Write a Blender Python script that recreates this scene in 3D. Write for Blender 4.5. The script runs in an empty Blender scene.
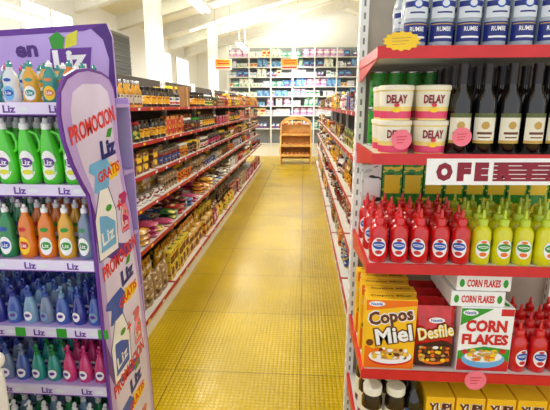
import bpy, bmesh, math, random
from mathutils import Matrix, Vector
random.seed(11)
S=bpy.context.scene
C=S.collection
S.view_settings.view_transform='Standard'
pi=math.pi
def lin(c):
    r=[]
    for x in c[:3]:
        x=x/255.0
        r.append(x/12.92 if x<=.04045 else ((x+.055)/1.055)**2.4)
    return (*r,1)
_m={}
def mat(name,col,rough=.4,metal=0,var=.08,sc=12,emit=0,trans=0,coat=0,alpha=1):
    if name in _m: return _m[name]
    m=bpy.data.materials.new(name); m.use_nodes=True
    nt=m.node_tree; b=nt.nodes['Principled BSDF']
    c=lin(col)
    tc=nt.nodes.new('ShaderNodeTexCoord'); no=nt.nodes.new('ShaderNodeTexNoise'); no.inputs['Scale'].default_value=sc
    nt.links.new(tc.outputs['Object'],no.inputs['Vector'])
    rp=nt.nodes.new('ShaderNodeValToRGB')
    rp.color_ramp.elements[0].position=.3; rp.color_ramp.elements[1].position=.7
    rp.color_ramp.elements[0].color=tuple(x*(1-var) for x in c[:3])+(1,)
    rp.color_ramp.elements[1].color=tuple(min(1,x*(1+var)) for x in c[:3])+(1,)
    nt.links.new(no.outputs['Fac'],rp.inputs['Fac']); nt.links.new(rp.outputs['Color'],b.inputs['Base Color'])
    b.inputs['Roughness'].default_value=rough; b.inputs['Metallic'].default_value=metal
    b.inputs['Transmission Weight'].default_value=trans
    b.inputs['Coat Weight'].default_value=coat
    if emit:
        b.inputs['Emission Color'].default_value=c; b.inputs['Emission Strength'].default_value=emit
    _m[name]=m; return m
def pmat(name,cols,sc=28,rough=.35,seed=0):
    if name in _m: return _m[name]
    m=bpy.data.materials.new(name); m.use_nodes=True
    nt=m.node_tree; b=nt.nodes['Principled BSDF']
    tc=nt.nodes.new('ShaderNodeTexCoord'); mp=nt.nodes.new('ShaderNodeMapping'); mp.inputs['Scale'].default_value=(.7,.7,1.5)
    mp.inputs['Location'].default_value=(seed*.37,.2+seed*.11,.1+seed*.23)
    no=nt.nodes.new('ShaderNodeTexNoise'); no.inputs['Scale'].default_value=sc; no.inputs['Detail'].default_value=1.5
    nt.links.new(tc.outputs['Object'],mp.inputs['Vector']); nt.links.new(mp.outputs['Vector'],no.inputs['Vector'])
    rp=nt.nodes.new('ShaderNodeValToRGB'); rp.color_ramp.interpolation='CONSTANT'
    e=rp.color_ramp.elements
    e[0].position=0; e[0].color=lin(cols[1]); e[1].position=.4; e[1].color=lin(cols[0])
    x=e.new(.6); x.color=lin(cols[2])
    nt.links.new(no.outputs['Fac'],rp.inputs['Fac']); nt.links.new(rp.outputs['Color'],b.inputs['Base Color'])
    b.inputs['Roughness'].default_value=rough
    _m[name]=m; return m
_t={}
def tmesh(s,bold=.02):
    k=(s,bold)
    if k in _t: return _t[k]
    cu=bpy.data.curves.new('tmp_text','FONT'); cu.body=s; cu.size=1; cu.resolution_u=2; cu.offset=bold
    ob=bpy.data.objects.new('tmp_text',cu); C.objects.link(ob)
    dg=bpy.context.evaluated_depsgraph_get(); me=bpy.data.meshes.new_from_object(ob.evaluated_get(dg))
    vs=[(v.co.x,v.co.y) for v in me.vertices]; fs=[list(p.vertices) for p in me.polygons]
    x0=min(v[0] for v in vs);x1=max(v[0] for v in vs);y0=min(v[1] for v in vs);y1=max(v[1] for v in vs)
    vs=[((x-(x0+x1)/2)/(x1-x0),(y-(y0+y1)/2)/(y1-y0)) for x,y in vs]
    bpy.data.objects.remove(ob); bpy.data.curves.remove(cu); bpy.data.meshes.remove(me)
    _t[k]=(vs,fs); return _t[k]
class MB:
    def __init__(s): s.v=[];s.f=[];s.m=[];s.sm=[];s.mats=[]
    def mi(s,m):
        if m not in s.mats: s.mats.append(m)
        return s.mats.index(m)
    def add(s,vs,fs,m,M=None,smooth=False):
        o=len(s.v)
        for p in vs:
            p=Vector(p); s.v.append(M@p if M else p)
        k=s.mi(m)
        for f in fs: s.f.append([i+o for i in f]); s.m.append(k); s.sm.append(smooth)
        return s
    def merge(s,o,M=None):
        off=len(s.v)
        for p in o.v: s.v.append(M@p if M else p.copy())
        for f,k,sm in zip(o.f,o.m,o.sm):
            s.f.append([i+off for i in f]); s.m.append(s.mi(o.mats[k])); s.sm.append(sm)
        return s
    def loft(s,rings,m,n=18,p=2,M=None,caps=True):
        vs=[];fs=[]
        for R in rings:
            z,rx,ry=R[:3]; xo=R[3] if len(R)>3 else 0; yo=R[4] if len(R)>4 else 0
            for i in range(n):
                a=2*pi*(i+.5)/n; c,d=math.cos(a),math.sin(a)
                vs.append((xo+rx*math.copysign(abs(c)**(2/p),c),yo+ry*math.copysign(abs(d)**(2/p),d),z))
        for j in range(len(rings)-1):
            for i in range(n):
                k=(i+1)%n; fs.append([j*n+i,j*n+k,(j+1)*n+k,(j+1)*n+i])
        if caps: fs+=[list(range(n))[::-1],list(range(len(vs)-n,len(vs)))]
        return s.add(vs,fs,m,M,True)
    def lathe(s,prof,m,n=18,M=None,caps=True,k=1):
        return s.loft([(z,r,r*k) for r,z in prof],m,n,2,M,caps)
    def box(s,x0,x1,y0,y1,z0,z1,m,bev=0,M=None):
        bm=bmesh.new(); bmesh.ops.create_cube(bm,size=1)
        for v in bm.verts: v.co=Vector(((x0+x1)/2+v.co.x*(x1-x0),(y0+y1)/2+v.co.y*(y1-y0),(z0+z1)/2+v.co.z*(z1-z0)))
        if bev: bmesh.ops.bevel(bm,geom=bm.edges[:],offset=bev,segments=2,affect='EDGES',profile=.5)
        bm.verts.index_update()
        vs=[v.co.copy() for v in bm.verts]; fs=[[v.index for v in f.verts] for f in bm.faces]; bm.free()
        return s.add(vs,fs,m,M)
    def prism(s,pts,y0,y1,m,M=None):
        n=len(pts); vs=[(x,y0,z) for x,z in pts]+[(x,y1,z) for x,z in pts]
        fs=[list(range(n)),list(range(2*n-1,n-1,-1))]+[[i,(i+1)%n,n+(i+1)%n,n+i] for i in range(n)]
        return s.add(vs,fs,m,M)
    def poly(s,pts,m,y=0,M=None): return s.add([(x,y,z) for x,z in pts],[list(range(len(pts)))],m,M)
    def ell(s,cx,cz,rx,rz,m,y=0,M=None,n=20,star=0):
        return s.poly([(cx+rx*(1-(star if i%2 else 0))*math.cos(2*pi*i/n),cz+rz*(1-(star if i%2 else 0))*math.sin(2*pi*i/n)) for i in range(n)],m,y,M)
    def text(s,t,w,h,m,cx=0,cz=0,y=0,M=None,ang=0,bold=.02):
        vs,fs=tmesh(t,bold); ca,sa=math.cos(ang),math.sin(ang)
        return s.add([(cx+a*w*ca-b*h*sa,y,cz+a*w*sa+b*h*ca) for a,b in vs],fs,m,M)
    def wtext(s,t,w,h,m,cz,rx,ry,bold=.02,cx=0):
        vs,fs=tmesh(t,bold)
        return s.add([(rx*math.sin((cx+a*w)/rx),-ry*math.cos((cx+a*w)/rx),cz+b*h) for a,b in vs],fs,m)
    def wdisc(s,w,h,m,cz,rx,ry,n=20):
        vs=[(0,-ry,cz)];fs=[]
        for k in (1,2,3):
            for i in range(n):
                a=2*pi*i/n; x=w/2*k/3*math.cos(a); vs.append((rx*math.sin(x/rx),-ry*math.cos(x/rx),cz+h/2*k/3*math.sin(a)))
        for i in range(n): fs.append([0,1+i,1+(i+1)%n])
        for k in (0,1):
            for i in range(n): j=(i+1)%n; fs.append([1+k*n+i,1+(k+1)*n+i,1+(k+1)*n+j,1+k*n+j])
        return s.add(vs,fs,m,None,True)
    def wrect(s,w,z0,z1,m,rx,ry,n=10):
        vs=[];fs=[]
        for i in range(n+1):
            x=-w/2+w*i/n
            for z in (z0,z1): vs.append((rx*math.sin(x/rx),-ry*math.cos(x/rx),z))
        for i in range(n): fs.append([2*i,2*i+2,2*i+3,2*i+1])
        return s.add(vs,fs,m,None,True)
    def tube(s,pts,r,m,n=8,M=None):
        pts=[Vector(p) for p in pts]; vs=[];fs=[]
        for i,p in enumerate(pts):
            d=(pts[min(i+1,len(pts)-1)]-pts[max(i-1,0)]).normalized()
            u=d.orthogonal().normalized() if abs(d.y)>.99 else Vector((0,1,0)).cross(d).normalized(); w=d.cross(u)
            for k in range(n):
                a=2*pi*k/n; vs.append(p+u*r*math.cos(a)+w*r*math.sin(a))
        for j in range(len(pts)-1):
            for i in range(n): k=(i+1)%n; fs.append([j*n+i,j*n+k,(j+1)*n+k,(j+1)*n+i])
        fs+= [list(range(n))[::-1],[len(vs)-n+i for i in range(n)]]
        return s.add(vs,fs,m,M,True)
    def build(s,name):
        me=bpy.data.meshes.new(name); me.from_pydata([tuple(v) for v in s.v],[],s.f)
        for m in s.mats: me.materials.append(m)
        me.polygons.foreach_set('material_index',s.m); me.polygons.foreach_set('use_smooth',s.sm)
        me.update()
        if any(s.sm): me.set_sharp_from_angle(angle=math.radians(40))
        return me
def obj(name,data,loc=(0,0,0),rz=0,parent=None,label=None,cat=None,group=None,kind=None,rot=None,sc=None):
    o=bpy.data.objects.new(name,data); C.objects.link(o)
    o.location=loc; o.rotation_euler=rot if rot else (0,0,rz)
    if sc: o.scale=(sc,sc,sc)
    if parent: o.parent=parent
    if data is None: o.empty_display_size=.05
    if label: o['label']=label
    if cat: o['category']=cat
    if group: o['group']=group
    if kind: o['kind']=kind
    return o
def struct(name,mb,**k): return obj(name,mb.build(name),kind='structure',**k)
class Proto:
    def __init__(s,name,cat,label,parts,w=.08):
        s.name=name;s.cat=cat;s.label=label;s.w=w
        s.parts=[(n,mb.build(n)) for n,mb in parts]
        j=MB()
        for n,mb in parts: j.merge(mb)
        s.joined=j.build(name)
    def put(s,loc,rz=0,parts=True,group=None,label=None,rot=None):
        label=label or s.label
        if not parts or len(s.parts)==1:
            return obj(s.name,s.joined,loc,rz,None,label,s.cat,group,rot=rot)
        r=obj(s.name,None,loc,rz,None,label,s.cat,group,rot=rot)
        for n,me in s.parts: obj(n,me,parent=r)
        return r

# ------------------------------------------------ materials
WHITE=mat('white_paint',(246,246,243),.5,var=.02)
BEAM=mat('off_white_beam_paint',(238,237,230),.6,var=.04)
PLAST=mat('white_plastic',(244,244,244),.35,var=.03)
SHELF=mat('shelf_white_metal',(224,221,214),.4,var=.05)
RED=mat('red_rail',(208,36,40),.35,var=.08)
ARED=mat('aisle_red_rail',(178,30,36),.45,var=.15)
DRED=mat('dark_red',(138,14,42),.5)
BLACK=mat('black_glass',(14,10,12),.08,coat=.6)
CREAM=mat('cream_label',(240,234,212),.5)
GOLD=mat('gold_print',(200,160,70),.4)
NAVY=mat('navy_print',(26,42,125),.4)
BLUE=mat('blue_print',(30,80,180),.4)
SKY=mat('sky_blue_print',(110,180,228),.4)
GREEN=mat('green_print',(50,155,45),.4)
LIME=mat('lime_plastic',(222,218,14),.25,coat=.5)
LIMEC=mat('lime_cap',(190,212,40),.3,coat=.4)
KRED=mat('ketchup_red',(212,18,24),.2,coat=.6)
ORANGE=mat('orange_print',(240,115,20),.35)
YEL=mat('yellow_print',(250,205,25),.4)
PINK=mat('pink_tag',(245,120,140),.5)
LAV=mat('lavender_board',(188,162,226),.28,var=.08,sc=4)
LAVL=mat('pale_lavender',(222,212,242),.22,var=.12,sc=3)
PURP=mat('purple_print',(100,44,150),.35)
DPUR=mat('deep_purple',(74,28,124),.35)
ORED=mat('orange_red_print',(228,48,40),.45)
BROWN=mat('brown_print',(105,50,18),.5)
DBRN=mat('dark_chocolate_print',(58,24,12),.5)
TAN=mat('tan_print',(214,165,90),.5)
METAL=mat('tin_metal',(190,190,190),.25,metal=.9)
SILVER=mat('silver_white',(222,228,236),.25,var=.05)
PINKP=mat('pink_plastic',(230,60,135),.15,coat=.7,trans=.25)
TEAL=mat('teal_plastic',(40,165,155),.15,coat=.7,trans=.25)
GPL=mat('green_plastic',(82,210,50),.2,coat=.6)
DGPL=mat('dark_green_plastic',(30,150,85),.15,coat=.7,trans=.25)
OPL=mat('orange_plastic',(250,135,20),.18,coat=.7,trans=.2)
YPL=mat('yellow_plastic',(245,182,40),.18,coat=.7,trans=.2)
BPL=mat('blue_plastic',(80,115,210),.12,coat=.8,trans=.4)
DBPL=mat('navy_plastic',(50,58,160),.12,coat=.8,trans=.25)
LBPL=mat('light_blue_plastic',(155,200,235),.12,coat=.8,trans=.4)
GPR=mat('grey_blue_plastic',(145,165,200),.12,coat=.8,trans=.4)
WOOD=mat('pale_wood',(232,178,100),.5,var=.15,sc=6)
BREAD=mat('bread_crust',(196,118,50),.7,var=.2,sc=20)
FR=mat('grey_window_frame',(130,130,128),.5)

# ------------------------------------------------ room
fl=bpy.data.materials.new('yellow_studded_floor'); fl.use_nodes=True
nt=fl.node_tree; b=nt.nodes['Principled BSDF']; N=nt.nodes.new; Lk=nt.links.new
tc=N('ShaderNodeTexCoord')
br=N('ShaderNodeTexBrick'); br.offset=0; br.inputs['Scale'].default_value=1; br.inputs['Brick Width'].default_value=.8; br.inputs['Row Height'].default_value=.8
br.inputs['Mortar Size'].default_value=.004; br.inputs['Color1'].default_value=lin((200,168,0)); br.inputs['Color2'].default_value=lin((194,160,0)); br.inputs['Mortar'].default_value=lin((140,114,0))
Lk(tc.outputs['Object'],br.inputs['Vector'])
no=N('ShaderNodeTexNoise'); no.inputs['Scale'].default_value=1.3; no.inputs['Detail'].default_value=7; Lk(tc.outputs['Object'],no.inputs['Vector'])
rp=N('ShaderNodeValToRGB'); rp.color_ramp.elements[0].position=.35; rp.color_ramp.elements[0].color=(.78,.78,.6,1); rp.color_ramp.elements[1].position=.6; rp.color_ramp.elements[1].color=(1,1,1,1); Lk(no.outputs['Fac'],rp.inputs['Fac'])
mx=N('ShaderNodeMixRGB'); mx.blend_type='MULTIPLY'; mx.inputs['Fac'].default_value=1; Lk(br.outputs['Color'],mx.inputs['Color1']); Lk(rp.outputs['Color'],mx.inputs['Color2'])
vo=N('ShaderNodeTexVoronoi'); vo.inputs['Scale'].default_value=38; vo.inputs['Randomness'].default_value=0; Lk(tc.outputs['Object'],vo.inputs['Vector'])
r2=N('ShaderNodeValToRGB'); r2.color_ramp.elements[0].position=.25; r2.color_ramp.elements[0].color=(1,1,1,1); r2.color_ramp.elements[1].position=.5; r2.color_ramp.elements[1].color=(0,0,0,1); Lk(vo.outputs['Distance'],r2.inputs['Fac'])
m2=N('ShaderNodeMixRGB'); m2.blend_type='MULTIPLY'; m2.inputs['Fac'].default_value=.2; Lk(mx.outputs['Color'],m2.inputs['Color1']); Lk(r2.outputs['Color'],m2.inputs['Color2'])
Lk(m2.outputs['Color'],b.inputs['Base Color'])
n3=N('ShaderNodeTexNoise'); n3.inputs['Scale'].default_value=6; n3.inputs['Detail'].default_value=3; Lk(tc.outputs['Object'],n3.inputs['Vector'])
b0=N('ShaderNodeBump'); b0.inputs['Strength'].default_value=.5; b0.inputs['Distance'].default_value=.02; Lk(n3.outputs['Fac'],b0.inputs['Height'])
bu=N('ShaderNodeBump'); bu.inputs['Strength'].default_value=.4; bu.inputs['Distance'].default_value=.003; Lk(r2.outputs['Color'],bu.inputs['Height']); Lk(b0.outputs['Normal'],bu.inputs['Normal']); Lk(bu.outputs['Normal'],b.inputs['Normal'])
b.inputs['Roughness'].default_value=.24; b.inputs['Specular IOR Level'].default_value=.28; b.inputs['Specular Tint'].default_value=(1,.95,.6,1)
struct('floor',MB().box(-3.7,5.1,-1.5,15.1,-.1,0,fl))
CEIL=mat('cream_ceiling_boards',(252,248,228),.7,var=.04,sc=3)
WALL=mat('white_wall',(250,250,250),.7,var=.02,sc=2)
def zc(x): return 3.3+(x+3.6)*.27083 if x<1.2 else 4.6-(x-1.2)*.34
struct('ceiling',MB().prism([(-3.7,zc(-3.7)),(1.2,4.6),(5.1,zc(5.1)),(5.1,zc(5.1)+.1),(1.2,4.7),(-3.7,zc(-3.7)+.1)],-.2,15.1,CEIL))
struct('wall_left',MB().box(-3.75,-3.6,-.2,15.1,0,3.3,WALL))
struct('wall_right',MB().box(5,5.15,-.2,15.1,0,3.35,WALL))
struct('wall_back',MB().prism([(-3.6,0),(5,0),(5,zc(5)),(1.2,4.6),(-3.6,3.3)],15,15.15,WALL))
i=1
for y in [.6,2.2,3.8,5.4,7,8.6,10.2,11.8,13.4]:
    struct('trim_%d'%i,MB().prism([(-3.6,3.3),(1.2,4.6),(1.2,4.36),(-3.6,3.06)],y,y+.16,BEAM).prism([(1.2,4.6),(5,zc(5)),(5,zc(5)-.24),(1.2,4.36)],y,y+.16,BEAM)); i+=1
for x,y in [(-2.35,6.9),(-2.35,11.4)]:
    struct('trim_%d'%i,MB().box(x-.11,x+.11,y,y+.22,0,zc(x)-.02,WHITE)); i+=1
GLS=mat('window_daylight',(240,246,255),.3,emit=1.8); LOUV=mat('louvre_grey',(62,64,66),.4)
for k,(y,dark) in enumerate([(3.0,0),(5.6,0),(7.8,1),(10.6,0),(12.4,0)]):
    w=MB(); L=1.3
    w.box(-3.6,-3.57,y,y+L,2.2,3.0,FR if dark else WHITE); w.box(-3.575,-3.56,y+.05,y+L-.05,2.25,2.95,LOUV if dark else GLS)
    if dark:
        for q in range(1,6): w.box(-3.57,-3.545,y+.04,y+L-.04,2.25+q*.11,2.265+q*.11,FR)
    else: w.box(-3.57,-3.55,y+L/2-.02,y+L/2+.02,2.22,2.98,WHITE)
    struct('window_%d'%(k+1),w)
SKL=mat('roof_light_panel',(255,250,215),.4,emit=1.8)
for k,(y0,y1) in enumerate([(4.2,5.2),(7.3,8.4),(10.5,11.6),(13.6,14.8)]):
    struct('window_%d'%(k+6),MB().prism([(-2.9,zc(-2.9)-.012),(.9,zc(.9)-.012),(.9,zc(.9)+.01),(-2.9,zc(-2.9)+.01)],y0,y1,SKL))

TUBE=mat('lit_tube',(255,253,245),.3,emit=9)
for (x,y,pw,z) in [(-1.46,2.6,42,2.95),(-1.46,6.1,50,2.95),(-1.46,10.6,54,2.95),(-.3,13.4,56,2.95),(.75,3.9,36,3.6),(.9,8,44,3.6),(2.8,2.2,30,3.2),(-2.9,4.2,26,2.5)]:
    r=obj('fluorescent_lamp',None,(x,y,z),label='white twin-tube fluorescent lamp hanging under the roof beams',cat='ceiling lamp',group='fluorescent lamps under the roof')
    obj('lamp_housing',MB().box(-.1,.1,-.62,.62,.04,.09,WHITE,.01).build('lamp_housing'),parent=r)
    top=zc(x)-z
    tm=MB().tube([(0,-.6,.02),(0,.6,.02)],.016,TUBE).build('fluorescent_tube')
    rm=MB().tube([(0,0,.08),(0,0,top)],.006,WHITE,6).build('hanging_rod')
    for q in(-.045,.045): obj('fluorescent_tube',tm,(q,0,0),parent=r)
    for q in(-.5,.5): obj('hanging_rod',rm,(0,q,0),parent=r)
    ld=bpy.data.lights.new('tube_light','AREA'); ld.shape='RECTANGLE'; ld.size=.25; ld.size_y=1.25; ld.energy=pw; ld.color=(1,.995,.985)
    lo=bpy.data.objects.new('tube_light',ld); C.objects.link(lo); lo.location=(x,y,z-.03)
    ld=bpy.data.lights.new('tube_uplight','AREA'); ld.shape='RECTANGLE'; ld.size=.2; ld.size_y=1.2; ld.energy=pw*.5; ld.color=(1,.995,.985)
    lo=bpy.data.objects.new('tube_uplight',ld); C.objects.link(lo); lo.location=(x,y,z+.13); lo.rotation_euler=(pi,0,0)
W=bpy.data.worlds.new('World'); S.world=W; W.use_nodes=True
W.node_tree.nodes['Background'].inputs[0].default_value=(.94,.97,1,1); W.node_tree.nodes['Background'].inputs[1].default_value=1.2

# ------------------------------------------------ shelving
def frame(x,y,rz):
    c,s=round(math.cos(rz)),round(math.sin(rz))
    return lambda lx,ly,z:(x+lx*c-ly*s,y+lx*s+ly*c,z)
_g={}
def gondola(x,y,rz,L,levels,back,height,label,group=None,rail=RED,brackets=False,name='shelving_unit',cat='store shelf',tags=True,backmat=SHELF,rh=.032,dividers=0):
    r=obj(name,None,(x,y,0),rz,label=label,cat=cat,group=group)
    key=(L,tuple(levels),back,height,rail.name)
    if key not in _g:
        g=[]
        for z,f in levels:
            d=MB().box(0.012,L-.012,f,back-.012,z-.02,z,SHELF)
            e=MB().box(0,L,f-.009,f,z-rh,z+.006,rail)
            e.box(0,.012,f,back-.012,z-rh,z+.003,rail).box(L-.012,L,f,back-.012,z-rh,z+.003,rail)
            q=.1
            while q<L-.1 and tags:
                e.box(q,q+.04,f-.0105,f-.009,z-rh+.003,z+.0,random.choice([PLAST,YEL])); q+=random.uniform(.2,.5)
            br=None
            if brackets:
                br=MB().prism([(f+.02,z-.032),(back-.02,z-.032),(back-.02,z-.09)],0,.004,rail,Matrix.Rotation(pi/2,4,'Z')@Matrix.Translation((0,-.008,0)))
            g.append((d.build('shelf'),e.build('shelf_edge'),br.build('shelf_bracket') if br else None))
        bp=MB().box(.0,L,back-.012,back,.0,height,backmat).build('back_panel')
        up=MB().box(-.004,.03,back-.05,back+.012,0,height+.03,WHITE)
        for q in range(int(height/.05)): up.box(-.0046,-.0038,back-.028,back-.02,.05+q*.05,.075+q*.05,FR)
        for q in range(int(height/.05)): up.box(.009,.017,back-.0505,back-.0495,.05+q*.05,.075+q*.05,FR)
        up=up.build('upright')
        kb=MB().box(0,L,levels[-1][1]+.03,levels[-1][1]+.045,0,levels[-1][0]-.02,WHITE).build('kick_plate')
        _g[key]=(g,bp,up,kb)
    g,bp,up,kb=_g[key]
    for d,e,br in g:
        o=obj('shelf',d,parent=r); obj('shelf_edge',e,parent=o)
        if br: obj('shelf_bracket',br,parent=o)
    obj('back_panel',bp,parent=r); obj('upright',up,parent=r); obj('kick_plate',kb,parent=r)
    o=obj('upright',up,(L-.026,0,0),parent=r)
    if dividers:
        pm=MB().box(-.02,.02,-.03,-.01,0,height,WHITE).build('post')
        for k in range(dividers+1): obj('post',pm,(k*L/dividers,0,0),parent=r)
    return r
LV=[(1.63,.07),(1.385,.07),(1.15,.07),(.92,.07),(.66,.02),(.17,0)]
LX=-1.08; Y0=2.08; ML=1.32
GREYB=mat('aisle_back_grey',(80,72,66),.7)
for k in range(7):
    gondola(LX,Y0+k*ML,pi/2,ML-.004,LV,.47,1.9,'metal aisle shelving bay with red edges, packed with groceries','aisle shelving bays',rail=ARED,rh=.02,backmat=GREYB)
RV=[(1.6,.03),(1.28,.03),(.94,.02),(.63,.01),(.24,0)]
RX=.33
for k in range(7):
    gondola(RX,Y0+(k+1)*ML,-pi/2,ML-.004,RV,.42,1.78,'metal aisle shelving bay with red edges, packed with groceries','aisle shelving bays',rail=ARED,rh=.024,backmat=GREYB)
EV=[(1.83,0),(1.483,0),(1.085,0),(.652,0),(.33,0)]
EX,EY=.235,1.5
ENDB=mat('end_unit_back_panel',(176,166,152),.6)
gondola(EX,EY,0,.95,EV,.5,2.3,'white end shelving with red edges holding rum, wine and cereal',brackets=True,tags=False,backmat=ENDB)

# ------------------------------------------------ small goods protos
pal=[((226,170,35),(150,25,25),(245,230,200)),((175,32,30),(235,215,150),(90,20,20)),((230,226,216),(40,80,140),(190,50,45)),
((50,105,48),(225,210,100),(20,60,30)),((215,118,38),(100,40,18),(245,210,120)),((105,58,32),(210,170,90),(45,25,18)),
((40,75,140),(220,225,235),(215,180,60)),((232,205,70),(50,90,45),(180,40,40)),((180,60,100),(235,210,215),(90,30,60)),((195,184,164),(105,50,40),(60,75,95)),
((48,38,36),(200,170,110),(150,40,35)),((232,232,226),(120,40,30),(60,110,60)),((100,28,30),(220,160,60),(225,215,195)),((155,126,92),(60,35,25),(225,210,185))]
PM=[pmat('printed_label_%d'%k,p,seed=k,sc=20) for k,p in enumerate(pal)]
PN=['yellow','red','white','green','orange','brown','blue','yellow-green','pink','beige','dark','green-white','maroon','tan']
NP=len(PM)
cont=[mat('dark_sauce',(34,17,11),.12,coat=.5),mat('amber_sauce',(125,56,18),.12,coat=.5),mat('red_sauce',(112,22,18),.12,coat=.5),mat('golden_oil',(190,135,35),.12,coat=.5),mat('olive_brine',(76,78,30),.12,coat=.5),mat('coffee_brown',(42,24,16),.15,coat=.5),mat('cream_sauce',(210,192,155),.2,coat=.4)]
lids=[ARED,YEL,METAL,BLACK,GREEN,PLAST,GOLD,BLACK]
U=random.uniform; RC=random.choice
def bottle(h,r,c,cap,lab,ln,nm='sauce_bottle',what='sauce bottle'):
    b=MB().lathe([(r*.9,0),(r,.006),(r,h*.55),(r*.85,h*.64),(r*.36,h*.76),(r*.34,h*.9)],c,14)
    cp=MB().lathe([(r*.42,h*.88),(r*.42,h*.985),(r*.36,h)],cap,12)
    l=MB().lathe([(r*1.015,h*.12),(r*1.015,h*.48)],lab,14,caps=False)
    return Proto(nm,'bottle','%s with a %s label on the shelf'%(what,ln),[('bottle_body',b),('bottle_cap',cp),('paper_label',l)],r*2)
def jar(h,r,c,cap,lab,ln,name='glass_jar',what='glass jar of preserves'):
    b=MB().lathe([(r*.88,0),(r,.008),(r,h*.72),(r*.82,h*.84),(r*.8,h*.86)],c,14)
    cp=MB().lathe([(r*.88,h*.85),(r*.9,h*.98),(r*.84,h)],cap,14)
    l=MB().lathe([(r*1.015,h*.18),(r*1.015,h*.58)],lab,14,caps=False)
    return Proto(name,'jar','%s with a %s label'%(what,ln),[('jar_body',b),('jar_lid',cp),('paper_label',l)],r*2)
def can(h,r,lab,ln,name='food_can'):
    e=MB().lathe([(r*.94,0),(r,.002),(r,.006),(r*.96,.008),(r*.96,h-.008),(r,h-.006),(r,h-.002),(r*.93,h)],METAL,14)
    l=MB().lathe([(r*.975,.006),(r*.975,h-.006)],lab,14,caps=False)
    return Proto(name,'can','food can with a %s printed wrap'%ln,[('can_body',e),('paper_label',l)],r*2)
def bag(w,h,d,lab,ln):
    b=MB().loft([(0,w*.42,d*.4),(h*.08,w*.48,d*.48),(h*.45,w*.5,d*.5),(h*.8,w*.48,d*.36),(h*.93,w*.48,d*.06),(h,w*.49,d*.03)],lab,16,2.6)
    return Proto('snack_bag','packet','%s printed food packet standing on the shelf'%ln,[('bag_body',b)],w)
def flatbag(w,l,t,lab,ln):
    b=MB().loft([(0,w*.38,l*.38),(t*.3,w*.49,l*.46),(t*.5,w*.5,l*.5),(t*.75,w*.45,l*.44),(t,w*.25,l*.28)],lab,18,2.8)
    return Proto('flat_packet','packet','%s printed packet lying flat on the lower shelf'%ln,[('packet_body',b)],w)
def carton(w,h,d,lab,c2,ln,name='food_carton'):
    b=MB().box(-w/2,w/2,-d/2,d/2,0,h,lab,.002)
    for sg in (-1,1):
        b.poly([(-w*.4,h*.55),(w*.4,h*.55),(w*.4,h*.8),(-w*.4,h*.8)],c2,sg*(d/2+.0006))
    b.ell(0,h*.28,w*.3,h*.16,c2,-d/2-.0006)
    return Proto(name,'box','%s printed carton on the shelf'%ln,[('carton_body',b)],w)
BOT=[bottle(U(.13,.2),U(.024,.036),RC(cont[:6]),RC(lids),PM[k],PN[k]) for k in (0,1,2,3,5,9,10,12,13)]
BOT2=[bottle(U(.18,.22),U(.032,.042),cont[k2],RC(lids),PM[k],PN[k],'oil_bottle','cooking oil or syrup bottle') for k,k2 in ((4,3),(0,3),(7,3),(2,1),(1,2),(13,1))]
JAR=[jar(U(.08,.16),U(.03,.05),RC(cont),RC(lids),PM[k],PN[k]) for k in range(NP)]
JAR2=[jar(U(.1,.18),U(.034,.055),RC(cont),RC(lids),PM[k],PN[k],'grocery_jar','glass grocery jar') for k in range(NP)]  # same aisle jars under a second name, slightly larger sizes, contents picked at random
COF=[jar(U(.1,.18),U(.034,.052),cont[k%2*5],RC(lids),PM[k],PN[k],'coffee_jar','dark coffee or sauce jar') for k in (1,0,5,6,3,9,4,10,12,13)]
CAN=[can(U(.07,.15),U(.034,.05),PM[k],PN[k]) for k in range(NP)]
BAG=[bag(U(.13,.2),U(.17,.28),.07,PM[k],PN[k]) for k in range(NP)]
CAR=[carton(U(.1,.2),U(.14,.28),.06,PM[k],RC([PLAST,RED,YEL,BLUE,BROWN]),PN[k]) for k in range(NP)]
SBAG=[bag(U(.09,.14),U(.12,.18),.05,PM[k],PN[k]) for k in range(NP)]
SCAR=[carton(U(.07,.13),U(.1,.18),.05,PM[k],RC([PLAST,RED,YEL,BLUE,BROWN]),PN[k],'small_carton') for k in range(NP)]
FB=[flatbag(U(.13,.17),U(.16,.2),.04,PM[k],PN[k]) for k in range(NP)]
def fill(fr,rz,y0,y1,ly,z,protos,gap,group,nearY=3.9,run=(2,6)):
    lx=y0; p=None; n=0
    while True:
        if n<=0:
            p=RC(protos); n=random.randint(*run)
            if random.random()<.2: lx+=U(.02,.07)
        if lx+p.w/2>y1-.01 or lx+p.w>y1: break
        if ((lx+p.w/2)%ML)<p.w/2+.012 or ((lx+p.w/2)%ML)>ML-p.w/2-.012: lx+=.012; continue
        w=fr(lx+p.w/2,ly+U(0,.025),z)
        p.put(w,rz+U(-.12,.12) if 'carton' not in p.name else rz+U(-.04,.04),parts=w[1]<nearY,group=group)
        lx+=p.w+gap+U(0,.006); n-=1
fL=frame(LX,Y0,pi/2); TL=7*ML
G='groceries on the aisle shelves'
def two(fr,rz,ly,z,protos,gap,depth=(.085,),near=4.0):
    fill(fr,rz,.01,TL,ly,z,protos,gap,G)
    for d in depth: fill(fr,rz,.01,near,ly+d,z,protos,gap,G,nearY=0)
fill(fL,pi/2,.01,2.2,.13,1.63,BOT+COF[:5],.006,G); fill(fL,pi/2,2.56,3.9,.13,1.63,BOT+COF[:5],.006,G); fill(fL,pi/2,3.97,TL,.13,1.63,BOT2,.006,G)
fill(fL,pi/2,.01,2.2,.24,1.63,BOT,.006,G,nearY=0); fill(fL,pi/2,2.56,3.9,.24,1.63,BOT,.006,G,nearY=0)
CB=mat('brown_cardboard',(150,104,62),.7)
bx=MB().box(-.1,.1,-.08,.12,0,.2,CB,.003).box(-.02,.02,-.0808,.1208,.004,.2008,TAN)
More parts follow.
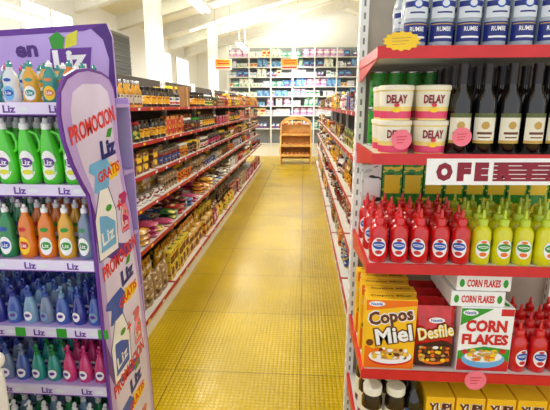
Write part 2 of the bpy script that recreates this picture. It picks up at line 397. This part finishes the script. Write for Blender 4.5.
obj('cardboard_box',bx.build('cardboard_box'),fL(2.42,.2,1.63),pi/2,label='brown cardboard box on the upper aisle shelf',cat='box')
two(fL,pi/2,.14,1.385,COF+BOT[:3]+SCAR[::4],.004,(.11,),3)
two(fL,pi/2,.14,1.15,JAR+SCAR[1::4],.004,(.11,),3.5)
two(fL,pi/2,.14,.92,CAN+SBAG[::3]+SCAR[::5],.004,(.11,),4)
for row_ in range(2):
    lx=.1
    while lx<4.6:
        if (lx%ML)<.1 or (lx%ML)>ML-.1: lx+=.02; continue
        p=RC(FB); kk=random.randint(1,3)
        for s in range(kk): p.put(fL(lx+U(-.008,.008),.12+row_*.2,.66+s*.0405),pi/2+U(-.12,.12),group=G)
        lx+=p.w+.03
fill(fL,pi/2,4.62,TL,.09,.66,JAR2+SBAG,.006,G)
fill(fL,pi/2,.01,TL,.06,.17,CAR+BAG+BAG,.004,G); fill(fL,pi/2,.01,5,.16,.17,BAG+CAR,.004,G,nearY=0); fill(fL,pi/2,.01,4,.26,.17,BAG,.004,G,nearY=0)
fR=frame(RX,Y0+TL,-pi/2)
def fillR(ly,z,pr,gap,y0=.01): fill(fR,-pi/2,y0,TL,ly,z,pr,gap,G,nearY=3.3)
fillR(.09,1.6,SCAR[2:]+BOT2,.004); fillR(.09,1.28,CAN+SCAR[:6],.004); fillR(.09,.94,BOT2+JAR[:3],.004); fillR(.08,.63,JAR2+SBAG,.004); fillR(.07,.24,BAG,.004)

# ------------------------------------------------ end unit goods
fE=frame(EX,EY,0)
RG=mat('clear_rum_glass',(196,208,220),.06,coat=.7,trans=.3)
rb=MB().lathe([(.034,0),(.038,.008),(.039,.16),(.034,.185),(.016,.22),(.014,.275)],RG,24)
rc=MB().lathe([(.016,.27),(.016,.3),(.013,.303)],NAVY,18)
rl=MB().wrect(.1,.022,.082,NAVY,.0396,.0396).wrect(.092,.094,.155,SILVER,.0396,.0396)
rl.wtext('RUMBE',.046,.014,PLAST,.06,.0400,.0400,.02).wrect(.092,.128,.145,NAVY,.0399,.0399).wdisc(.03,.03,BLUE,.137,.0402,.0402).wdisc(.022,.02,SILVER,.137,.0404,.0404)
rl.wrect(.06,.032,.038,PLAST,.0399,.0399).wrect(.09,.074,.077,GOLD,.0399,.0399).wrect(.05,.108,.113,NAVY,.0399,.0399)
RUM=Proto('rum_bottle','bottle','clear rum bottle with navy and silver labels on the shelf',[('bottle_body',rb),('bottle_cap',rc),('paper_label',rl)],.08)
for j in range(3):
    for k in range(9):
        RUM.put(fE(.127+k*.086+(.012 if j%2 else 0),.055+j*.09,1.83),group='rum bottles on the top shelf')
TY=mat('tub_yellow',(246,222,130),.35); TP=mat('tub_pink',(226,70,110),.35)
tb=MB().lathe([(.05,0),(.052,.004),(.0575,.1),(.058,.104)],TY,28)
tl=MB().lathe([(.0605,.1),(.0605,.113),(.056,.116)],CREAM,28)
tp=MB().loft([(.045,.0548,.0548),(.095,.0577,.0577)],CREAM,28,caps=False).loft([(.006,.0528,.0528),(.03,.054,.054)],TP,28,caps=False)
tp.wtext('DELAY',.072,.028,DRED,.07,.0585,.0585,.04).wdisc(.03,.016,YEL,.034,.056,.056).wdisc(.018,.012,KRED,.05,.0575,.0575)
TUB=Proto('dessert_tub','tub','stacked yellow and cream food tub with dark red lettering',[('tub_body',tb),('tub_lid',tl),('tub_label',tp)],.12)
for k in range(2):
    for j in range(2):
        for s in range(2): TUB.put(fE(.083+k*.124,.066+j*.125,1.483+s*.1165),rz=U(-.15,.15),group='stacked food tubs')
GYM=pmat('green_yellow_can',((50,150,45),(245,220,60),(20,100,35)),seed=3)
gcn=can(.15,.034,GYM,'green and yellow','drink_can')
for k in range(4):
    for s in range(2): gcn.put(fE(.07+k*.072,.38,1.483+s*.1505),group='green drink cans')
gp=carton(.085,.33,.06,GYM,YEL,'green and yellow','juice_carton'); gp2=carton(.085,.31,.06,pmat('white_black_print',((225,225,220),(35,35,38),(190,195,190)),seed=5,sc=26),PLAST,'white and black','juice_carton')
for k in range(10): (gp2 if k==0 else gp).put(fE(.07+k*.09,.445,1.085),group='tall cartons behind the sauce bottles')
wb=MB().lathe([(.032,0),(.0365,.006),(.037,.17),(.034,.19),(.02,.215),(.0145,.24),(.0145,.292),(.016,.293),(.016,.3)],BLACK,24)
wf=MB().lathe([(.0155,.235),(.0155,.288),(.0168,.291),(.0168,.3015),(.012,.302)],mat('wine_foil',(30,20,26),.3),20)
wl=MB().wrect(.08,.04,.14,CREAM,.0376,.0376).wrect(.08,.04,.05,GOLD,.0379,.0379).wrect(.08,.126,.14,mat('olive_band',(90,100,50),.5),.0379,.0379).wdisc(.026,.026,GOLD,.1,.0379,.0379).wrect(.05,.07,.078,BROWN,.0379,.0379).wrect(.04,.058,.062,BROWN,.0379,.0379)
WINE=Proto('wine_bottle','bottle','dark wine bottle with a cream label',[('bottle_body',wb),('foil_capsule',wf),('paper_label',wl)],.08)
for j in range(4):
    for k in range(8):
        WINE.put(fE(.3+k*.081,.05+j*.085,1.483),rz=U(-.25,.25),group='wine bottles')
def squeeze(c,cap,l1,l2,l3,nm,cat,lab):
    b=MB().loft([(0,.029,.027),(.006,.034,.031),(.05,.034,.031),(.075,.0315,.029),(.1,.0335,.03),(.12,.032,.028),(.134,.025,.023),(.141,.015,.015),(.15,.014,.014)],c,20)
    p=MB().lathe([(.0175,.143),(.018,.16),(.0155,.166),(.0075,.17),(.006,.185),(.0035,.2)],cap,16)
    l=MB().wdisc(.054,.07,l1,.062,.035,.032).wdisc(.047,.03,l2,.068,.0354,.0324).wdisc(.026,.016,l3,.042,.0356,.0326).wdisc(.038,.009,PLAST,.069,.0358,.0328).wdisc(.02,.01,l3,.088,.0356,.0326).wdisc(.03,.004,l2,.069,.036,.033)
    return Proto(nm,cat,lab,[('bottle_body',b),('nozzle_cap',p),('paper_label',l)],.07)
KET=squeeze(KRED,KRED,PLAST,BLUE,RED,'ketchup_bottle','bottle','red plastic ketchup squeeze bottle with oval white label')
MUS=squeeze(LIME,LIMEC,PLAST,GREEN,ORANGE,'mustard_bottle','bottle','yellow-lime plastic squeeze bottle with oval green label')
for j in range(5):
    for k in range(11):
        if j==0: x=.048+k*.0735
        else: x=.048+k*.0735+(.01 if j%2 else -.004)
        if x>.92: continue
        (KET if k<5 else MUS).put(fE(x,.045+j*.073,1.085),rz=U(-.45,.45),group='ketchup bottles' if k<5 else 'mustard bottles')
w,h,d=.19,.29,.06
YBX=mat('cereal_yellow',(250,192,30),.4)
cb=MB().box(-w/2,w/2,-d/2,d/2,0,h,YBX,.002)
F=-d/2-.0006
cb.poly([(-w*.49,h*.84),(w*.49,h*.92),(w*.49,h*.985),(-w*.49,h*.985)],ORANGE,F).poly([(-w*.49,h*.01),(w*.49,h*.01),(w*.49,h*.16),(0,h*.2),(-w*.49,h*.34)],ORANGE,F)
cb.ell(-.055,h*.935,.03,.011,PLAST,F-.0004).text('Nestlé',.042,.012,BLUE,-.055,h*.935,F-.0008)
cb.text('Copos',.176,.082,PLAST,0,h*.74,F-.0005,ang=.18,bold=.08).text('Copos',.166,.072,BROWN,0,h*.74,F-.0009,ang=.18,bold=.04)
cb.text('Miel',.15,.078,BROWN,.014,h*.5,F-.001,ang=.18,bold=.09).text('Miel',.138,.068,PLAST,.014,h*.5,F-.0014,ang=.18,bold=.03)
cb.ell(.005,h*.17,.084,.036,RED,F-.0009).ell(.005,h*.185,.082,.032,PLAST,F-.0011).ell(.005,h*.22,.072,.024,TAN,F-.0015)
for q in range(40): cb.ell(U(-.058,.062),h*.22+U(-.016,.024),U(.006,.011),U(.004,.008),RC([YEL,BROWN,ORANGE,GOLD,PLAST]),F-.0018-q*.00003)
cb.ell(-.075,h*.38,.014,.014,BROWN,F-.001)
cb.text('Copos Miel',.15,.02,BROWN,0,0,0,M=Matrix.Translation((0,0,h+.0008))@Matrix.Rotation(-pi/2,4,'X'))
COP=Proto('cereal_box','box','yellow honey-flakes cereal box with brown lettering',[('carton_body',cb)],w)
for j in range(5): COP.put(fE(.105+(.012 if j%2 else 0),.045+j*.068,.652),rz=0,group='honey cereal boxes')
w2,h2,d2=.195,.265,.06
kb=MB().box(-w2/2,w2/2,-d2/2,d2/2,0,h2,PLAST,.002); F=-d2/2-.0006
kb.poly([(-w2*.49,h2*.72),(-w2*.2,h2*.85),(w2*.1,h2*.985),(-w2*.49,h2*.985)],GREEN,F).poly([(-w2*.49,h2*.01),(w2*.49,h2*.01),(w2*.49,h2*.36),(0,h2*.4),(-w2*.49,h2*.32)],GREEN,F).poly([(-w2*.49,h2*.01),(w2*.49,h2*.01),(w2*.49,h2*.18),(0,h2*.1),(-w2*.49,h2*.2)],RED,F-.0003)
kb.poly([(w2*.25,h2*.88),(w2*.49,h2*.88),(w2*.49,h2*.985),(w2*.25,h2*.985)],RED,F)
kb.ell(-w2*.32,h2*.92,.028,.012,PLAST,F-.0004).text('Nestlé',.04,.013,BLUE,-w2*.32,h2*.92,F-.0008)
kb.text('CORN',.15,.05,RED,0,h2*.72,F-.0008,bold=.05).text('FLAKES',.17,.044,RED,0,h2*.51,F-.0008,bold=.05)
kb.ell(0,h2*.17,.084,.04,RED,F-.0009).ell(0,h2*.2,.08,.038,SKY,F-.0012).ell(0,h2*.24,.07,.024,PLAST,F-.0015)
for q in range(36): kb.ell(U(-.055,.055),h2*.24+U(-.014,.026),U(.007,.012),U(.004,.008),RC([YEL,ORANGE,TAN,GOLD]),F-.0018-q*.00003)
kb.ell(.07,h2*.33,.012,.01,RED,F-.001).ell(-.07,h2*.31,.01,.01,RED,F-.001)
kb.text('CORN FLAKES',.12,.03,RED,0,0,0,M=Matrix.Translation((0,0,h2+.0008))@Matrix.Rotation(-pi/2,4,'X'),bold=.04)
for q in(-.078,.078): kb.ell(q,0,.009,.016,GREEN,0,Matrix.Translation((0,0,h2+.0008))@Matrix.Rotation(-pi/2,4,'X'))
CF=Proto('cereal_box','box','white, green and red corn flakes cereal box',[('carton_body',kb)],w2)
for j in range(5): CF.put(fE(.46,.05+j*.064,.652),group='corn flakes boxes')
for s in range(2):
    obj('cereal_box',CF.joined,(EX+.42+s*.015,EY+.29,.652+h2+.031+s*.063),rot=(pi/2,0,0),label='corn flakes box lying flat on the upright boxes',cat='box',group='corn flakes boxes')
BR=mat('bag_red',(208,28,28),.2,var=.25,sc=25,coat=.4)
bb=MB().loft([(0,.066,.02),(.012,.072,.028),(.05,.0745,.033),(.08,.078,.034),(.12,.0755,.033),(.16,.078,.032),(.19,.074,.026),(.21,.077,.016),(.228,.074,.006),(.25,.077,.003)],BR,28,2.8)
bb.ell(-.0,.205,.03,.012,PLAST,-.0352).text('Nestlé',.042,.012,BLUE,0,.205,-.0358)
bb.text('Desfile',.142,.062,DBRN,0,.157,-.0350,ang=.2,bold=.09).text('Desfile',.134,.055,YEL,0,.157,-.0355,ang=.2,bold=.05).text('Desfile',.13,.05,PLAST,0,.158,-.036,ang=.2,bold=.0)
bb.poly([(-.07,.012),(.07,.012),(.07,.105),(.03,.122),(-.03,.11),(-.07,.1)],DBRN,-.0354).ell(0,.055,.06,.036,ORANGE,-.0358).ell(0,.062,.054,.032,DBRN,-.036)
for q in range(32): bb.ell(-.05+q%8*.0145+U(-.004,.004),.035+q//8*.018+U(0,.006),U(.006,.011),U(.006,.009),RC([YEL,TAN,PLAST,ORANGE,BROWN,BROWN]),-.0362-q*.00005,star=RC([0,.4]))
DES=Proto('cereal_bag','packet','glossy red cereal bag with white and yellow lettering',[('bag_body',bb)],.16)
for j in range(4): DES.put(fE(.278,.06+j*.08,.652),rz=0,group='red cereal bags')
for j in range(4):
    for k in range(5): KET.put(fE(.6+k*.0735,.05+j*.075,.652),rz=U(-.3,.3),group='ketchup bottles')
yb=MB().box(-.055,.055,-.055,.055,0,.2,YBX,.002).text('YUPI',.09,.04,PLAST,0,.155,-.0560,bold=.1).text('YUPI',.088,.038,BROWN,0,.155,-.0564,bold=.04).ell(0,.07,.04,.035,RED,-.0562)
YU=Proto('drink_mix_box','box','yellow drink-mix box with brown lettering',[('carton_body',yb)],.11)
for k in range(5):
    for j in range(3): YU.put(fE(.32+k*.117,.075+j*.12,.33),group='yellow drink mix boxes')
JL=jar(.22,.042,cont[5],CREAM,CREAM,'cream','coffee_jar','tall coffee jar')
for k in range(2):
    for j in range(3): JL.put(fE(.06+k*.093,.06+j*.1,.33),group='tall jars on the lowest shelf')
DB=bottle(.27,.036,BLACK,BLACK,PM[6],'blue')
for j in range(3): DB.put(fE(.225,.06+j*.09,.33),group='dark bottles on the lowest shelf')
def tag(x,z,r,m,shape='disc',y=EY-.0099,label='round pink price tag on the shelf edge',mark=None,sy=1):
    n=28; pts=[]
    for q in range(n):
        k=r*(1 if shape=='disc' or q%2 else .84); pts.append((k*math.cos(2*pi*q/n),k*sy*math.sin(2*pi*q/n)))
    o=MB().prism(pts,-.001,.001,m)
    for q in range(3): o.poly([(-r*.5,(.3-.3*q)*r*sy),(r*(.5-.15*q),(.38-.3*q)*r*sy),(r*(.5-.15*q),(.3-.3*q)*r*sy),(-r*.5,(.22-.3*q)*r*sy)],mark or RED,-.0014)
    obj('price_tag',o.build('price_tag'),(x,y,z),label=label,cat='price tag',group='paper price tags')
tag(EX+.075,1.85,.062,YEL,'star',label='yellow starburst price tag on the top shelf edge',mark=GOLD,sy=.5)
tag(EX+.098,1.535,.034,PINK,y=EY+.005,label='round pink price tag stuck on a food tub')
tag(EX+.3,1.545,.032,PINK,y=EY+.012,label='round pink price tag hung on a wine bottle')
tag(EX+.43,.632,.04,PINK)
bn=MB().box(0,.75,-.002,.002,0,.09,PLAST)
for t,x in (('O',.06),('F',.125),('E',.183)): bn.text(t,.055 if t=='O' else .046,.064,DRED,x,.045,-.0028,bold=.085)
for q,t in enumerate('RTA'):
    x=.26+q*.078
    bn.box(x-.039,x+.039,-.0027,-.002,.013,.077,DRED)
    for s in range(4): bn.box(x-.039,x+.039,-.0031,-.0027,.021+s*.0145,.0232+s*.0145,PLAST)
    bn.text(t,.052,.06,DRED,x,.045,-.0036,bold=.08)
obj('offer_banner',bn.build('offer_banner'),(EX+.185,EY-.0105,1.383),rot=(0,-.01,0),label='white banner with maroon capital letters on the shelf edge',cat='banner')

# ------------------------------------------------ lavender display
DX0,DX1,DY0,DY1=-1.46,-.765,1.46,1.9
ox,oy=(DX0+DX1)/2,(DY0+DY1)/2
D=obj('display_rack',None,(ox,oy,0),label='lavender cardboard promotional display rack filled with cleaning liquids',cat='display rack')
DV=[1.655,1.37,1.085,.81,.555,.29]
for z in DV:
    s=obj('shelf',MB().box(DX0-ox,DX1-ox,DY0-oy,DY1-oy-.01,z-.015,z,LAV).build('shelf'),parent=D)
    e=MB().box(DX0-ox,DX1-ox,DY0-oy-.008,DY0-oy,z-.04,z+.004,LAVL)
    yf=DY0-oy-.0088
    e.box(DX0-ox,DX1-ox,yf,yf+.001,z-.04,z-.036,PURP)
    for q in range(4):
        cx=DX0-ox+.12+q*.165
        e.text('Liz',.045,.026,PURP,cx,z-.018,yf,bold=.03).ell(cx+.05,z-.018,.018,.008,SILVER,yf)
        if z==.81: e.box(cx+.07,cx+.11,yf-.001,yf+.0005,z-.036,z+.001,GREEN)
    obj('shelf_edge',e.build('shelf_edge'),parent=s)
obj('back_panel',MB().box(DX0-ox,DX1-ox,DY1-oy-.01,DY1-oy,0,1.68,LAV).build('back_panel'),parent=D)
obj('side_panel',MB().box(DX0-ox-.012,DX0-ox,DY0-oy,DY1-oy,0,1.75,LAV).build('side_panel'),parent=D)
R=DX1-ox-.05
hd=MB().prism([(DX0-ox,1.68),(R,1.68),(R,1.93),(R-.02,1.985),(DX0-ox,1.955)],DY1-oy-.012,DY1-oy,LAV)
yf=DY1-oy-.0128
hd.poly([(R,1.68),(R,1.93),(R-.02,1.985),(R-.1,1.975),(R-.04,1.92),(R-.02,1.84),(R-.03,1.75),(R-.08,1.68)],DPUR,yf)
hd.poly([(DX0-ox,1.93),(R-.12,1.955),(R-.02,1.985),(DX0-ox,1.955)],PURP,yf-.0004)
hd.poly([(0.01,1.79),(.19,1.8),(.205,1.89),(.022,1.885)],PURP,yf-.0006)
hd.text('Liz',.15,.08,PLAST,.105,1.842,yf-.001,ang=.04,bold=.05)
hd.poly([(.03,1.885),(.02,1.93),(.06,1.955),(.09,1.93),(.08,1.885)],GREEN,yf-.0008).poly([(.085,1.885),(.1,1.94),(.15,1.96),(.14,1.9)],LIME,yf-.0009)
hd.text('en',.1,.05,DPUR,-.085,1.875,yf-.001,ang=.05,bold=.04)
obj('header_board',hd.build('header_board'),parent=D,label='lavender header board with purple lettering and green leaf')
MR=Matrix.Translation((-.752-ox,-oy,0))@Matrix.Rotation(pi/2,4,'Z')
out=[(1.45,0),(1.45,1.28),(1.44,1.34),(1.40,1.39),(1.355,1.46),(1.32,1.54),(1.31,1.62),(1.325,1.69),(1.37,1.74),(1.44,1.765),(1.52,1.775),(1.62,1.77),(1.68,1.755),(1.72,1.72),(1.73,1.66),(1.73,1.5),(1.755,1.35),(1.795,1.2),(1.84,.9),(1.88,.5),(1.9,0)]
sp=MB().prism(out,0,.01,PURP,MR)
sp.poly([(x+(.01 if x<1.5 else -.008 if x>1.7 else 0),z-(.01 if z>1.7 else 0)) for x,z in out],LAV,-.0008,MR)
sp.poly([(1.5,0),(1.5,1.25),(1.47,1.36),(1.42,1.44),(1.38,1.55),(1.375,1.63),(1.4,1.69),(1.47,1.72),(1.6,1.725),(1.66,1.7),(1.68,1.62),(1.68,1.5),(1.71,1.35),(1.75,1.2),(1.8,.9),(1.84,.5),(1.86,0)],LAVL,-.0013,MR)
for zz in (1.32,.77,.24):
    sp.poly([(1.452,zz),(1.49,zz-.1),(1.58,zz-.2),(1.76,zz-.26),(1.76,zz-.3),(1.58,zz-.27),(1.49,zz-.22),(1.452,zz-.14)],PURP,-.0016,MR)
def T(t,w,h,m,x,z,a=.13,b=.03,y=-.003): sp.text(t,w,h,m,x,z,y,MR,a,b)
def spray(cx,z,s,c1,c2):
    sp.poly([(cx-.066*s,z-.004),(cx+.066*s,z-.004),(cx+.072*s,z+.12*s),(cx+.03*s,z+.205*s),(cx-.03*s,z+.205*s),(cx-.072*s,z+.12*s)],NAVY,-.0018,MR)
    sp.poly([(cx-.062*s,z),(cx+.062*s,z),(cx+.067*s,z+.12*s),(cx+.027*s,z+.2*s),(cx-.027*s,z+.2*s),(cx-.067*s,z+.12*s)],c1,-.002,MR)
    sp.poly([(cx-.05*s,z+.02*s),(cx+.05*s,z+.02*s),(cx+.055*s,z+.09*s),(cx,z+.12*s),(cx-.05*s,z+.13*s)],c2,-.0025,MR)
    sp.poly([(cx-.058*s,z+.03*s),(cx-.048*s,z+.03*s),(cx-.045*s,z+.12*s),(cx-.02*s,z+.18*s),(cx-.03*s,z+.18*s),(cx-.06*s,z+.12*s)],PLAST,-.0026,MR)
    sp.ell(cx+.02*s,z+.14*s,.02*s,.01*s,GREEN,-.0026,MR)
    sp.poly([(cx-.03*s,z+.2*s),(cx+.03*s,z+.2*s),(cx+.06*s,z+.26*s),(cx+.03*s,z+.29*s),(cx-.07*s,z+.28*s),(cx-.08*s,z+.26*s),(cx-.045*s,z+.245*s),(cx-.06*s,z+.2*s),(cx-.045*s,z+.195*s)],c2,-.0022,MR)
    sp.text('Liz',.08*s,.04*s,PLAST,cx,z+.06*s,-.003,MR,.1)
for dz in (0,-.545,-1.06):
    f=dz==0
    T('PROMOCION',.35 if f else .33,.062,ORED,1.525 if f else 1.65,1.585+dz,.2 if f else .12,.03)
    x0=1.61 if f else 1.69
    sp.poly([(x0+.0,1.53+dz),(x0+.02,1.56+dz),(x0+.06,1.565+dz),(x0+.04,1.53+dz)],GREEN,-.0022,MR)
    T('Liz',.13,.07,NAVY,x0+.01,1.49+dz,.1,.06)
    sp.ell(x0,1.4+dz,.115,.036,YEL,-.002,MR,28,.14)
    T('GRATIS',.19,.042,ORED,x0,1.4+dz,.14,.025)
    spray(1.555 if f else 1.585,1.08+dz,1.3,PLAST,SKY if f else BLUE)
    T('+',.045,.045,ORED,1.675,1.25+dz,0)
    spray(1.722 if f else 1.765,1.13+dz,.58,PINK,PINKP)
obj('side_panel',sp.build('side_panel'),parent=D,label='lilac promotional side panel with purple border and red lettering')
def dish(c,cap,l1,l2,nm,lab,h=.2,w=.034,d=.022):
    b=MB().loft([(0,w*.85,d*.85),(.008,w*.95,d),(h*.25,w,d),(h*.42,w*.8,d*.95),(h*.55,w*.86,d),(h*.68,w*.74,d*.85),(h*.8,w*.36,d*.5),(h*.86,w*.33,d*.45)],c,20,2.3)
    p=MB().lathe([(w*.36,h*.85),(w*.36,h*.93),(w*.18,h*.95),(w*.16,h)],cap,14)
    l=MB().wdisc(w*1.35,h*.34,l1,h*.24,w*1.03,d*1.05).wdisc(w*1.1,h*.15,l2,h*.25,w*1.05,d*1.08).wtext('Liz',w*.7,h*.07,PLAST,h*.25,w*1.07,d*1.11).wdisc(w*.9,h*.08,l2,h*.55,w*.95,d*1.06)
    return Proto(nm,'bottle',lab,[('bottle_body',b),('bottle_cap',p),('paper_label',l)],w*2)
def jug(c):
    b=MB().loft([(0,.03,.026),(.01,.036,.03),(.08,.038,.03),(.13,.032,.028,-.004),(.17,.022,.022,-.008),(.195,.014,.014,-.01),(.2,.013,.013,-.01)],c,20,2.4)
    hn=MB().tube([(.022,0,.11),(.04,0,.125),(.042,0,.15),(.032,0,.178),(.008,0,.188)],.0065,c)
    p=MB().lathe([(.016,.195),(.0165,.215),(.01,.222),(.009,.235)],PLAST,14,Matrix.Translation((-.01,0,0)))
    l=MB().wdisc(.062,.105,PLAST,.07,.039,.0315).wdisc(.045,.035,PURP,.08,.0395,.032).wtext('Liz',.032,.02,PLAST,.08,.04,.0325).wdisc(.04,.018,LIME,.045,.0395,.032)
    return Proto('detergent_jug','bottle','bright green detergent jug with handle and white label',[('bottle_body',b),('handle',hn),('bottle_cap',p),('paper_label',l)],.08)
JG=jug(GPL)
def row(protos,xs,z,nrow,dy,grp,y0=.045):
    for j in range(nrow):
        for k,x in enumerate(xs):
            protos[k%len(protos)].put((x,DY0+y0+j*dy,z),rz=U(-.25,.25),group=grp)
def xs(n,pitch,x0=-.815): return [x0-pitch*k for k in range(n)]
row([JG],xs(7,.083,-.825),1.37,4,.085,'green detergent jugs')
d3=[dish(c,cap,l1,l2,'dish_soap_bottle','%s dish-soap bottle with white label'%n,.205,.034,.026) for c,cap,l1,l2,n in ((GPR,PLAST,PLAST,DGPL,'grey-green'),(YPL,PLAST,PLAST,GREEN,'yellow'),(OPL,PLAST,PLAST,GREEN,'orange'),(OPL,PLAST,YEL,RED,'orange'),(DGPL,PLAST,PLAST,BLUE,'dark green'),(DGPL,PLAST,PLAST,BLUE,'dark green'),(DGPL,PLAST,YEL,BLUE,'dark green'),(TEAL,PLAST,PLAST,BLUE,'teal'))]
row(d3,xs(8,.077,-.81),1.085,4,.08,'dish soap bottles')
def cone(c,cap,lab,n):
    w=.029
    b=MB().loft([(0,w*.9,w*.75),(.006,w,w*.8),(.05,w*.98,w*.78),(.085,w*.7,w*.6),(.11,w*.36,w*.36)],c,18)
    p=MB().lathe([(w*.42,.108),(w*.42,.122),(w*.2,.126),(w*.18,.14),(w*.3,.142),(w*.3,.148),(w*.12,.155)],cap,12)
    p.box(-.004,.004,-.022,0,.141,.148,cap,.001)
    l=MB().wdisc(.036,.04,lab,.034,w*1.03,w*.84).wdisc(.022,.014,PURP,.036,w*1.05,w*.87)
    return Proto('air_freshener_bottle','bottle','%s translucent freshener bottle with pump cap'%n,[('bottle_body',b),('pump_cap',p),('paper_label',l)],w*2)
c4=[cone(BPL,DBPL,LBPL,'blue'),cone(DBPL,BPL,PLAST,'navy'),cone(BPL,LBPL,PLAST,'blue'),cone(GPR,BPL,LBPL,'grey-blue'),cone(LBPL,BPL,PLAST,'light blue')]
row(c4,xs(9,.066,-.805),.81,5,.07,'blue freshener bottles')
c5=[cone(PINKP,PINKP,PLAST,'pink')]*3+[cone(TEAL,DGPL,PLAST,'teal')]*2+[cone(BPL,GPR,PLAST,'blue'),cone(GPR,BPL,PLAST,'grey-blue'),c4[1],c4[0]]
row(c5,xs(9,.066,-.805),.555,5,.07,'coloured freshener bottles')
c6=[cone(LBPL,PLAST,PLAST,'light blue'),cone(DGPL,PLAST,PLAST,'green')]
row(c6,xs(9,.066,-.805),.29,5,.07,'light freshener bottles')
t1=[dish(c,cap,l1,l2,'soap_bottle','%s liquid-soap bottle on the top display shelf'%n,.145,.03,.022) for c,cap,l1,l2,n in ((OPL,TEAL,PLAST,TEAL,'orange and teal'),(TEAL,PLAST,YEL,OPL,'teal'),(YPL,TEAL,PLAST,TEAL,'yellow'),(SILVER,TEAL,SKY,BLUE,'white'),(TEAL,PINKP,PLAST,PINKP,'teal and pink'),(LBPL,PLAST,PLAST,BLUE,'pale blue'),(SILVER,BLUE,SKY,GREEN,'white'))]
row(t1,xs(8,.072,-.81),1.655,3,.09,'liquid soap bottles')

fz=obj('chest_freezer',None,(-1.25,.95,0),label='white rounded chest freezer standing beside the display',cat='freezer')
obj('freezer_body',MB().box(-.3,.31,-.28,.22,0,.84,PLAST,.02).build('freezer_body'),parent=fz)
obj('freezer_lid',MB().box(-.305,.315,-.285,.225,.84,.89,WHITE,.018).build('freezer_lid'),parent=fz)

# ------------------------------------------------ far end
RZ=[3.12,2.82,2.52,2.22,1.92,1.62,1.32,.9]
gondola(-2.45,14.25,0,4.15,[(z,0) for z in RZ+[.4]],.45,3.45,'tall white storage shelving stacked with mixed packages',rail=WHITE,tags=False,backmat=mat('back_rack_grey',(150,156,164),.6),rh=.02,dividers=6)
pl=[((232,236,240),(70,120,190),(244,244,244)),((120,165,212),(230,238,246),(50,100,175)),((120,185,160),(238,246,242),(50,140,100)),((240,238,230),(90,160,80),(222,190,100)),((240,242,244),(225,232,245),(160,180,210)),((215,185,225),(246,242,248),(190,90,150)),((240,215,150),(215,110,60),(245,240,225)),((70,100,160),(210,220,230),(150,70,80)),((238,238,236),(195,60,50),(240,240,240))]
PK=[]
for k,p in enumerate(pl):
    m=pmat('pale_package_print_%d'%k,p,sc=12,seed=k)
    for hh,ww in ((U(.16,.27),.14),(U(.12,.2),.1),(U(.15,.26),.2)):
        b_=MB().box(-ww/2,ww/2,-.12,.12,0,hh,m,.004).poly([(-ww*.35,hh*.5),(ww*.35,hh*.5),(ww*.35,hh*.75),(-ww*.35,hh*.75)],RC([PLAST,SILVER,SKY,LAVL,PLAST,RED,GREEN]),-.1206)
        PK.append(Proto('package_carton','box','mixed printed package on the back wall shelving',[('carton_body',b_)],ww))
for z in RZ:
    x=-2.4
    n=0
    while x<1.6:
        if n<=0:
            p=RC(PK); n=random.randint(1,3)
            if random.random()<.12: x+=U(.04,.12)
        if x+p.w>1.66: break
        p.put((x+p.w/2,14.42+U(0,.03),z),group='packages on the back wall shelving'); x+=p.w+U(.004,.02); n-=1
bs=obj('bread_stand',None,(-.22,12.6,0),label='pale wooden bread stand with arched top and sloping tiers',cat='display stand')
for sx in(-.45,.41): obj('side_frame',MB().prism([(-.35,0),(.25,0),(.25,1.12),(0,1.12),(-.1,.8),(-.35,.5)],sx,sx+.04,WOOD,Matrix(((0,1,0,0),(1,0,0,0),(0,0,1,0),(0,0,0,1)))).build('side_frame'),parent=bs)
o1=[(.45*math.cos(pi*q/16),1.1+.24*math.sin(pi*q/16)) for q in range(17)]; o2=[(.38*math.cos(pi*q/16),1.1+.14*math.sin(pi*q/16)) for q in range(16,-1,-1)]
obj('arch_top',MB().prism(o1+o2,-.02,.25,WOOD).build('arch_top'),parent=bs)
obj('back_panel',MB().box(-.41,.41,.22,.24,.1,1.1,WOOD).build('back_panel'),parent=bs)
lf=MB().loft([(-.1,.01,.01),(-.08,.04,.035),(0,.05,.042),(.08,.04,.035),(.1,.01,.01)],BREAD,12,M=Matrix.Rotation(pi/2,4,'X'))
LOAF=Proto('bread_loaf','bread','golden crusty bread loaf on the wooden stand',[('loaf',lf)],.1)
for z,yy in((.25,-.33),(.52,-.26),(.82,-.1)):
    obj('shelf',MB().box(-.41,.41,yy,.22,z-.025,z,WOOD).box(-.41,.41,yy-.015,yy,z-.03,z+.04,WOOD).build('shelf'),parent=bs)
    for k in range(7): LOAF.put((-.22-.33+k*.11,12.6+yy+.12,z+.042),group='bread loaves')
SG=mat('sign_yellow',(246,190,60),.5)
for x,y,z in ((-1.85,10.2,2.55),(-.34,10.2,2.55)):
    r=obj('hanging_sign',None,(x,y,z),label='yellow hanging aisle sign with orange strokes',cat='sign',group='hanging aisle signs')
    q=MB().box(-.19,.19,-.01,.01,-.12,.12,CREAM,.003).box(-.18,.18,-.0115,-.01,-.03,.11,SG)
    for a,bz in ((.15,.075),(.13,.02),(.16,-.07)): q.box(-a,a,-.013,-.0115,bz-.016,bz+.016,RC([ORANGE,ORED]))
    obj('sign_board',q.build('sign_board'),parent=r)
    for sx in(-.17,.17): obj('hanging_rod',MB().tube([(0,0,.11),(0,0,zc(x+sx)-z)],.004,METAL,6).build('hanging_rod'),(sx,0,0),parent=r)

cd=bpy.data.cameras.new('camera'); cam=bpy.data.objects.new('camera',cd); C.objects.link(cam)
cam.location=(0,0,1.65); cam.rotation_euler=(math.radians(90-13.06),0,math.radians(3.75))
cd.sensor_width=36; cd.lens=431/550*36; cd.clip_start=.02
S.camera=cam
